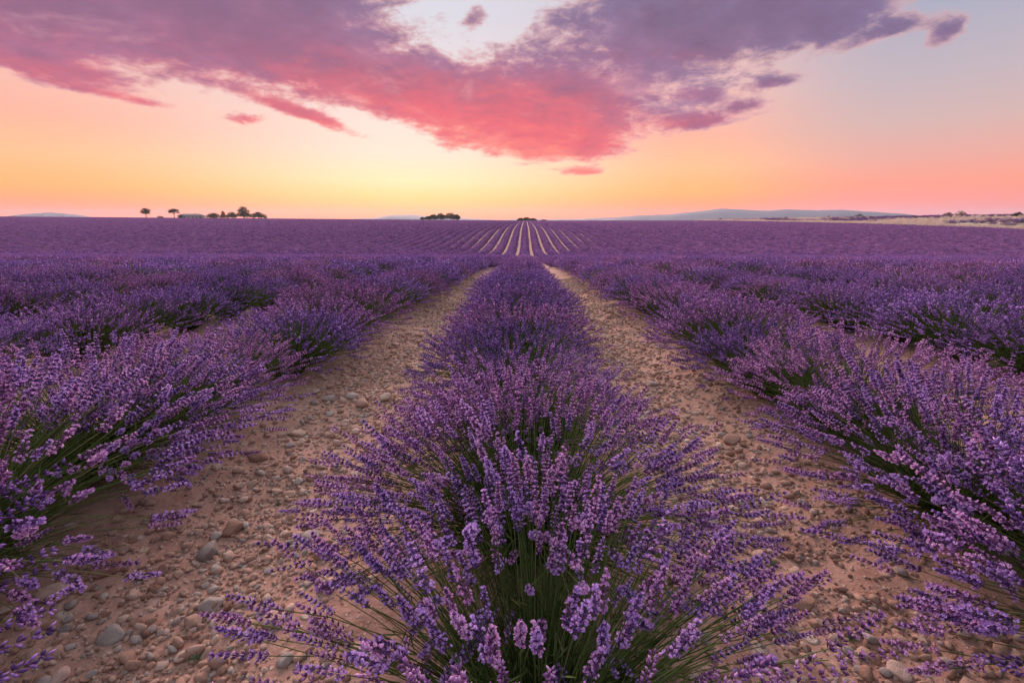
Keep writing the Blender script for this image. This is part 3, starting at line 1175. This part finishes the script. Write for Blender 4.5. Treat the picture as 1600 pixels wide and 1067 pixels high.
# ------------------------------------------------------------------ dry grass on the bank
def build_grass():
    rng = np.random.default_rng(61)
    src = []
    for _ in range(4):
        g = Geo()
        for _b in range(46):
            a, lean = rng.random() * 6.28, abs(rng.normal(0, .35))
            b = np.array([rng.normal(0, .16), rng.normal(0, .16), 0])
            h = rng.uniform(.35, .8)
            d = np.array([math.cos(a) * math.sin(lean), math.sin(a) * math.sin(lean), math.cos(lean)])
            s = np.array([-math.sin(a), math.cos(a), 0]) * .018
            g.add([b - s, b + s, b + d * h * .6 + s * 1.3, b + d * h + np.array([math.cos(a), math.sin(a), 0]) * .06], [[0, 1, 2], [0, 2, 3]], rng.random())
        src.append(g.mesh('grass_tuft', [M_DRY]))
    n = 14000
    y = rng.uniform(70, 330, n)
    x = FIELD_X1 + .3 + rng.exponential(6, n)
    far = rng.random(n) < .35
    x = np.where(far, FIELD_X1 + rng.uniform(0, 90, n), x)
    pat = vnoise(x * .5, y * .16, 3.0, 31)
    keep = ((pat < .04) | (x < FIELD_X1 + 3)) & (x < 1.15 * y + 15)
    x, y = x[keep], y[keep]
    n = len(x)
    s = rng.uniform(.6, 1.25, n)
    o = scatter('dry_grass', src, np.column_stack([x, y, zt(x, y)]), rng.integers(0, 4, n),
                np.column_stack([np.zeros(n), np.zeros(n), rng.random(n) * 6.28]), np.column_stack([s, s, s]))
    tag(o, 'pale dry grass along the bank past the lavender rows', 'dry grass', kind='stuff')


build_grass()


# ------------------------------------------------------------------ trees and scrub on the skyline
def crown_geo(rng, lobes, n, size):
    """leaf faces through the volume of several lobes (x,y,z,rx,rz)"""
    g = Geo()
    vol = np.array([l[3] ** 2 * l[4] for l in lobes])
    for l, w in zip(lobes, vol / vol.sum()):
        m = max(20, int(n * w))
        d = rng.normal(0, 1, (m, 3))
        d /= np.linalg.norm(d, axis=1, keepdims=True)
        rr = rng.random(m) ** .45 * (1 + .22 * np.sin(d[:, 0] * 5 + l[0]) * np.sin(d[:, 2] * 6 + l[1]))
        c = np.array(l[:3]) + d * rr[:, None] * np.array([l[3], l[3], l[4]])
        a = rng.normal(0, 1, (m, 3))
        a /= np.linalg.norm(a, axis=1, keepdims=True)
        u, v = perp(a)
        s = rng.uniform(.5, 1.2, m)[:, None] * size
        V = np.stack([c - u * s, c - v * s * .6, c + u * s, c + v * s * .6], 1)
        F = np.array([[0, 1, 2], [0, 2, 3]])
        g.add(V.reshape(-1, 3), (F[None] + (np.arange(m) * 4)[:, None, None]).reshape(-1, 3), np.repeat(np.clip(rng.normal(.5, .25, m), 0, 1), 2))
    return g


def limb(g, p, q, r0, r1, sides=6):
    p, q = np.array(p, float), np.array(q, float)
    t = (q - p) / np.linalg.norm(q - p)
    u, v = perp(t[None])
    ring = [u[0] * math.cos(a) + v[0] * math.sin(a) for a in np.arange(sides) * 6.283 / sides]
    V = [p + o * r0 for o in ring] + [q + o * r1 for o in ring]
    T = []
    for j in range(sides):
        k = (j + 1) % sides
        T += [[j, k, k + sides], [j, k + sides, j + sides]]
    g.add(V, T)


def skyline_tree(name, label, cat, az, dist, lobes, trunk, seed, leaf=.3, n=1800, group=None, dz=0.0):
    rng = np.random.default_rng(seed)
    x, y = math.tan(RAD(az)) * dist, dist
    e = link(name, None, loc=(x, y, zt1(x, y) + dz))
    tag(e, label, cat, group)
    link('crown', crown_geo(rng, lobes, n, leaf).mesh('crown', [M_TREE]), e)
    g = Geo()
    r, h = trunk
    limb(g, (0, 0, -.3), (r * .5, 0, h), r, r * .65)
    for l in lobes[:6]:
        limb(g, (r * .5, 0, h * .9), (l[0] * .8, l[1] * .8, l[2]), r * .55, r * .15)
    link('trunk', g.mesh('trunk', [M_BARK], True), e)
    return e


D = 430.0


skyline_tree('tree', 'lone round-topped tree standing apart on the skyline', 'tree', -37.91, D,
             [(0, 0, 6.2, 3.6, 2.6), (-2.2, 0, 5.6, 2.4, 1.9), (2.4, 0, 6.8, 2.6, 2.0), (.4, 0, 7.9, 2.3, 1.6), (2.2, .5, 4.9, 1.8, 1.2)], (.35, 4.0), 1)
skyline_tree('tree', 'flat-topped leaning tree beside the farmhouse', 'tree', -35.75, D,
             [(-1.5, 0, 6.6, 3.0, 1.7), (1.8, 0, 6.9, 3.0, 1.6), (-3.2, 0, 5.6, 1.7, 1.1), (4.2, 0, 5.3, 1.4, .9), (.3, 0, 7.7, 2.0, 1.0)], (.32, 4.6), 2)
skyline_tree('shrub', 'low shrub between the two single skyline trees', 'shrub', -36.85, D, [(0, 0, 1.3, 2.6, 1.2), (1.6, 0, 1.0, 1.8, 1.0), (-1.8, 0, .9, 1.7, .9)], (.15, .8), 3, .25, 700)
skyline_tree('shrub', 'small scrubby bush touching the farmhouse gable', 'shrub', -35.2, D - 10, [(0, 0, 2.2, 1.8, 1.6), (-1.2, 0, 1.4, 1.5, 1.2)], (.15, 1.4), 4, .25, 500)
GP = 'trees in the clump by the farmhouse'
skyline_tree('tree', 'broad low tree at the farmhouse end of the skyline clump', 'tree', -32.57, D,
             [(0, 0, 2.9, 4.2, 2.2), (-3.6, 0, 2.3, 3.0, 1.8), (3.4, 0, 2.6, 3.0, 1.8), (1.0, 0, 4.2, 2.4, 1.3)], (.4, 1.6), 5, .35, 2000, GP)
skyline_tree('tree', 'slim pointed tree poking up in the skyline clump', 'tree', -31.69, D + 6,
             [(0, 0, 4.2, 1.9, 3.0), (.2, 0, 6.3, 1.1, 1.3), (-1.4, 0, 2.4, 2.0, 1.8), (1.6, 0, 2.5, 1.9, 1.6)], (.3, 2.4), 6, .3, 1500, GP)
skyline_tree('tree', 'rounded mid-height tree in the skyline clump', 'tree', -30.96, D + 4,
             [(0, 0, 3.6, 3.6, 2.4), (-3, 0, 2.6, 2.6, 1.9), (3, 0, 3.0, 2.6, 2.0), (.8, 0, 5.4, 2.2, 1.2)], (.4, 2.0), 7, .35, 1800, GP)
skyline_tree('tree', 'tallest tree with a layered crown in the skyline clump', 'tree', -29.88, D,
             [(0, 0, 9.2, 3.4, 1.9), (-1.8, 0, 7.2, 3.6, 1.8), (3.2, 0, 6.9, 2.8, 1.7), (0, 0, 4.2, 4.8, 2.6), (-4.2, 0, 4.0, 2.8, 2.0), (4.2, 0, 3.4, 3.0, 2.2)], (.5, 3.4), 8, .38, 3000, GP)
skyline_tree('tree', 'wide low tree at the open end of the skyline clump', 'tree', -28.61, D + 3,
             [(0, 0, 3.8, 4.0, 2.4), (-4, 0, 3.2, 3.2, 2.2), (4.2, 0, 3.0, 3.2, 2.1), (7, 0, 1.9, 2.0, 1.5), (1, 0, 5.4, 2.6, 1.2)], (.45, 2.0), 9, .36, 2400, GP)
GC = 'trees in the small clump by the row ends'
for j, (az, h, w, lab) in enumerate([(-11.75, 2.0, 1.8, 'smallest low bush at the end of the mid-field skyline clump'), (-11.09, 3.0, 2.8, 'low bushy tree in the mid-field skyline clump'),
                                     (-10.5, 4.6, 3.6, 'rounded bushy tree in the mid-field skyline clump'), (-9.69, 5.6, 3.8, 'spiky-topped bushy tree in the mid-field skyline clump'),
                                     (-8.57, 6.0, 5.6, 'widest tallest tree of the mid-field skyline clump'), (-7.89, 4.6, 3.0, 'end tree of the mid-field skyline clump beside open sky')]):
    skyline_tree('tree', lab, 'tree', az, D, [(0, 0, h * .48, w, h * .42), (w * .55, 0, h * .4, w * .6, h * .36), (-w * .6, 0, h * .36, w * .6, h * .32),
                                                    (w * .2, 0, h * .85, w * .34, h * .2), (-w * .35, 0, h * .8, w * .25, h * .18)], (.25, h * .3), 30 + j, .34, 3000, GC, 1.0)
for j, (az, h, w, lab) in enumerate([(-0.53, 2.8, 2.6, 'low dark bush where the middle rows meet the sky'), (0.15, 3.4, 3.4, 'tallest bush where the middle rows meet the sky'),
                                     (0.92, 2.6, 2.6, 'small rounded bush where the middle rows meet the sky'), (2.14, 1.4, 2.2, 'tiny low bush just past the bushes above the middle rows')]):
    skyline_tree('shrub', lab, 'shrub', az, D, [(0, 0, h * .5, w, h * .45), (w * .8, 0, h * .4, w * .6, h * .35), (-w * .7, 0, h * .4, w * .6, h * .3), (w * .2, 0, h * .85, w * .4, h * .2)],
                 (.15, h * .3), 50 + j, .3, 1800, 'bushes above the middle rows', .3)
for j, (az, d, h, lab) in enumerate([(21.27, 300, 1.5, 'tiny dark bush at the far end of the dry grass bank'), (27.35, 270, 1.1, 'small low bush on the crest of the dry grass bank'), (31.02, 235, 1.2, 'small round bush on the bank in front of the blue ridge'),
                                     (33.42, 215, 2.0, 'dark bush with a pointed top on the dry grass bank'), (39.76, 165, 1.6, 'low green bush at the ridge end on the bank'), (40.56, 160, 1.9, 'broad green bush at the ridge end on the bank'),
                                     (43.99, 140, 1.3, 'dark brown bush on the crest of the patchy bank'), (37.33, 172, .8, 'very small bush on the bank crest below the ridge')]):
    skyline_tree('shrub', lab, 'shrub', az, d, [(0, 0, h * .5, h * .7, h * .45), (h * .6, 0, h * .4, h * .5, h * .35), (-h * .6, 0, h * .35, h * .5, h * .3), (h * .1, 0, h * .85, h * .3, h * .2)],
                 (.08, h * .3), 70 + j, .13, 500, 'scrub bushes on the bank')


# ------------------------------------------------------------------ farmhouse
def boxg(g, x0, x1, y0, y1, z0, z1):
    V = [(x, y, z) for z in (z0, z1) for y in (y0, y1) for x in (x0, x1)]
    g.add(V, [[0, 2, 1], [1, 2, 3], [4, 5, 6], [5, 7, 6], [0, 1, 4], [1, 5, 4], [2, 6, 3], [3, 6, 7], [0, 4, 2], [2, 4, 6], [1, 3, 5], [3, 7, 5]])


def build_house():
    az = -34.32
    x, y = math.tan(RAD(az)) * D, D
    e = link('farmhouse', None, loc=(x, y, zt1(x, y) - .3))
    e.rotation_euler.z = RAD(22)
    tag(e, 'long low grey farmhouse with shallow hipped roof on the skyline', 'house')
    wall = flat_mat('plaster', L(.44, .40, .38), .6, .25)
    roof = flat_mat('roof_tile', L(.34, .28, .27), 2.5, .3)
    glass = flat_mat('dark_glass', L(.03, .035, .04), 3, .2, .2)
    wood = flat_mat('shutter_wood', L(.22, .20, .20), 4, .3)
    W, Dp, H = 9.6, 4.6, 3.1
    g = Geo()
    boxg(g, -W, W, -Dp, Dp, -.8, H)
    link('wall', g.mesh('wall', [wall]), e)
    g = Geo()
    o, h = .5, 1.75
    V = [(-W - o, -Dp - o, H), (W + o, -Dp - o, H), (W + o, Dp + o, H), (-W - o, Dp + o, H), (-W + 3.2, 0, H + h), (W - 3.2, 0, H + h)]
    V += [(a, b, H - .18) for a, b, c in V[:4]]
    g.add(V, [[0, 1, 5], [0, 5, 4], [1, 2, 5], [2, 3, 4], [2, 4, 5], [3, 0, 4], [6, 7, 1], [6, 1, 0], [7, 8, 2], [7, 2, 1], [8, 9, 3], [8, 3, 2], [9, 6, 0], [9, 0, 3], [6, 8, 7], [6, 9, 8]])
    rf = link('roof', g.mesh('roof', [roof]), e)
    g = Geo()
    boxg(g, 2.6, 3.4, -.35, .35, H + 1.2, H + 2.3)
    link('chimney', g.mesh('chimney', [wall]), rf)
    for wx in (-7.4, -4.6, 1.6, 4.4, 7.2):
        g = Geo()
        boxg(g, wx - .55, wx + .55, -Dp - .04, -Dp + .1, 1.0, 2.3)
        w = link('window', g.mesh('window', [wood]), e)
        g = Geo()
        boxg(g, wx - .42, wx + .42, -Dp - .05, -Dp + .1, 1.12, 2.18)
        link('pane', g.mesh('pane', [glass]), w)
    g = Geo()
    boxg(g, -2.0, -.8, -Dp - .05, -Dp + .1, -.4, 2.2)
    link('door', g.mesh('door', [wood]), e)


build_house()


# ------------------------------------------------------------------ haze
def build_haze():
    g = Geo()
    boxg(g, -4600, 4600, -4600, 4600, -48, 92)
    m, t = new_mat('haze')
    v = t.node('ShaderNodeVolumePrincipled')
    v.inputs['Color'].default_value = (.68, .80, 1.0, 1)
    v.inputs['Density'].default_value = 1.1e-4
    v.inputs['Anisotropy'].default_value = 0.3
    t.l.new(v.outputs[0], t.out.inputs['Volume'])
    o = link('haze', g.mesh('haze', [m]))
    tag(o, 'thin evening haze over the far field and hills', 'haze', kind='stuff')


HAZE = True
if HAZE:
    build_haze()
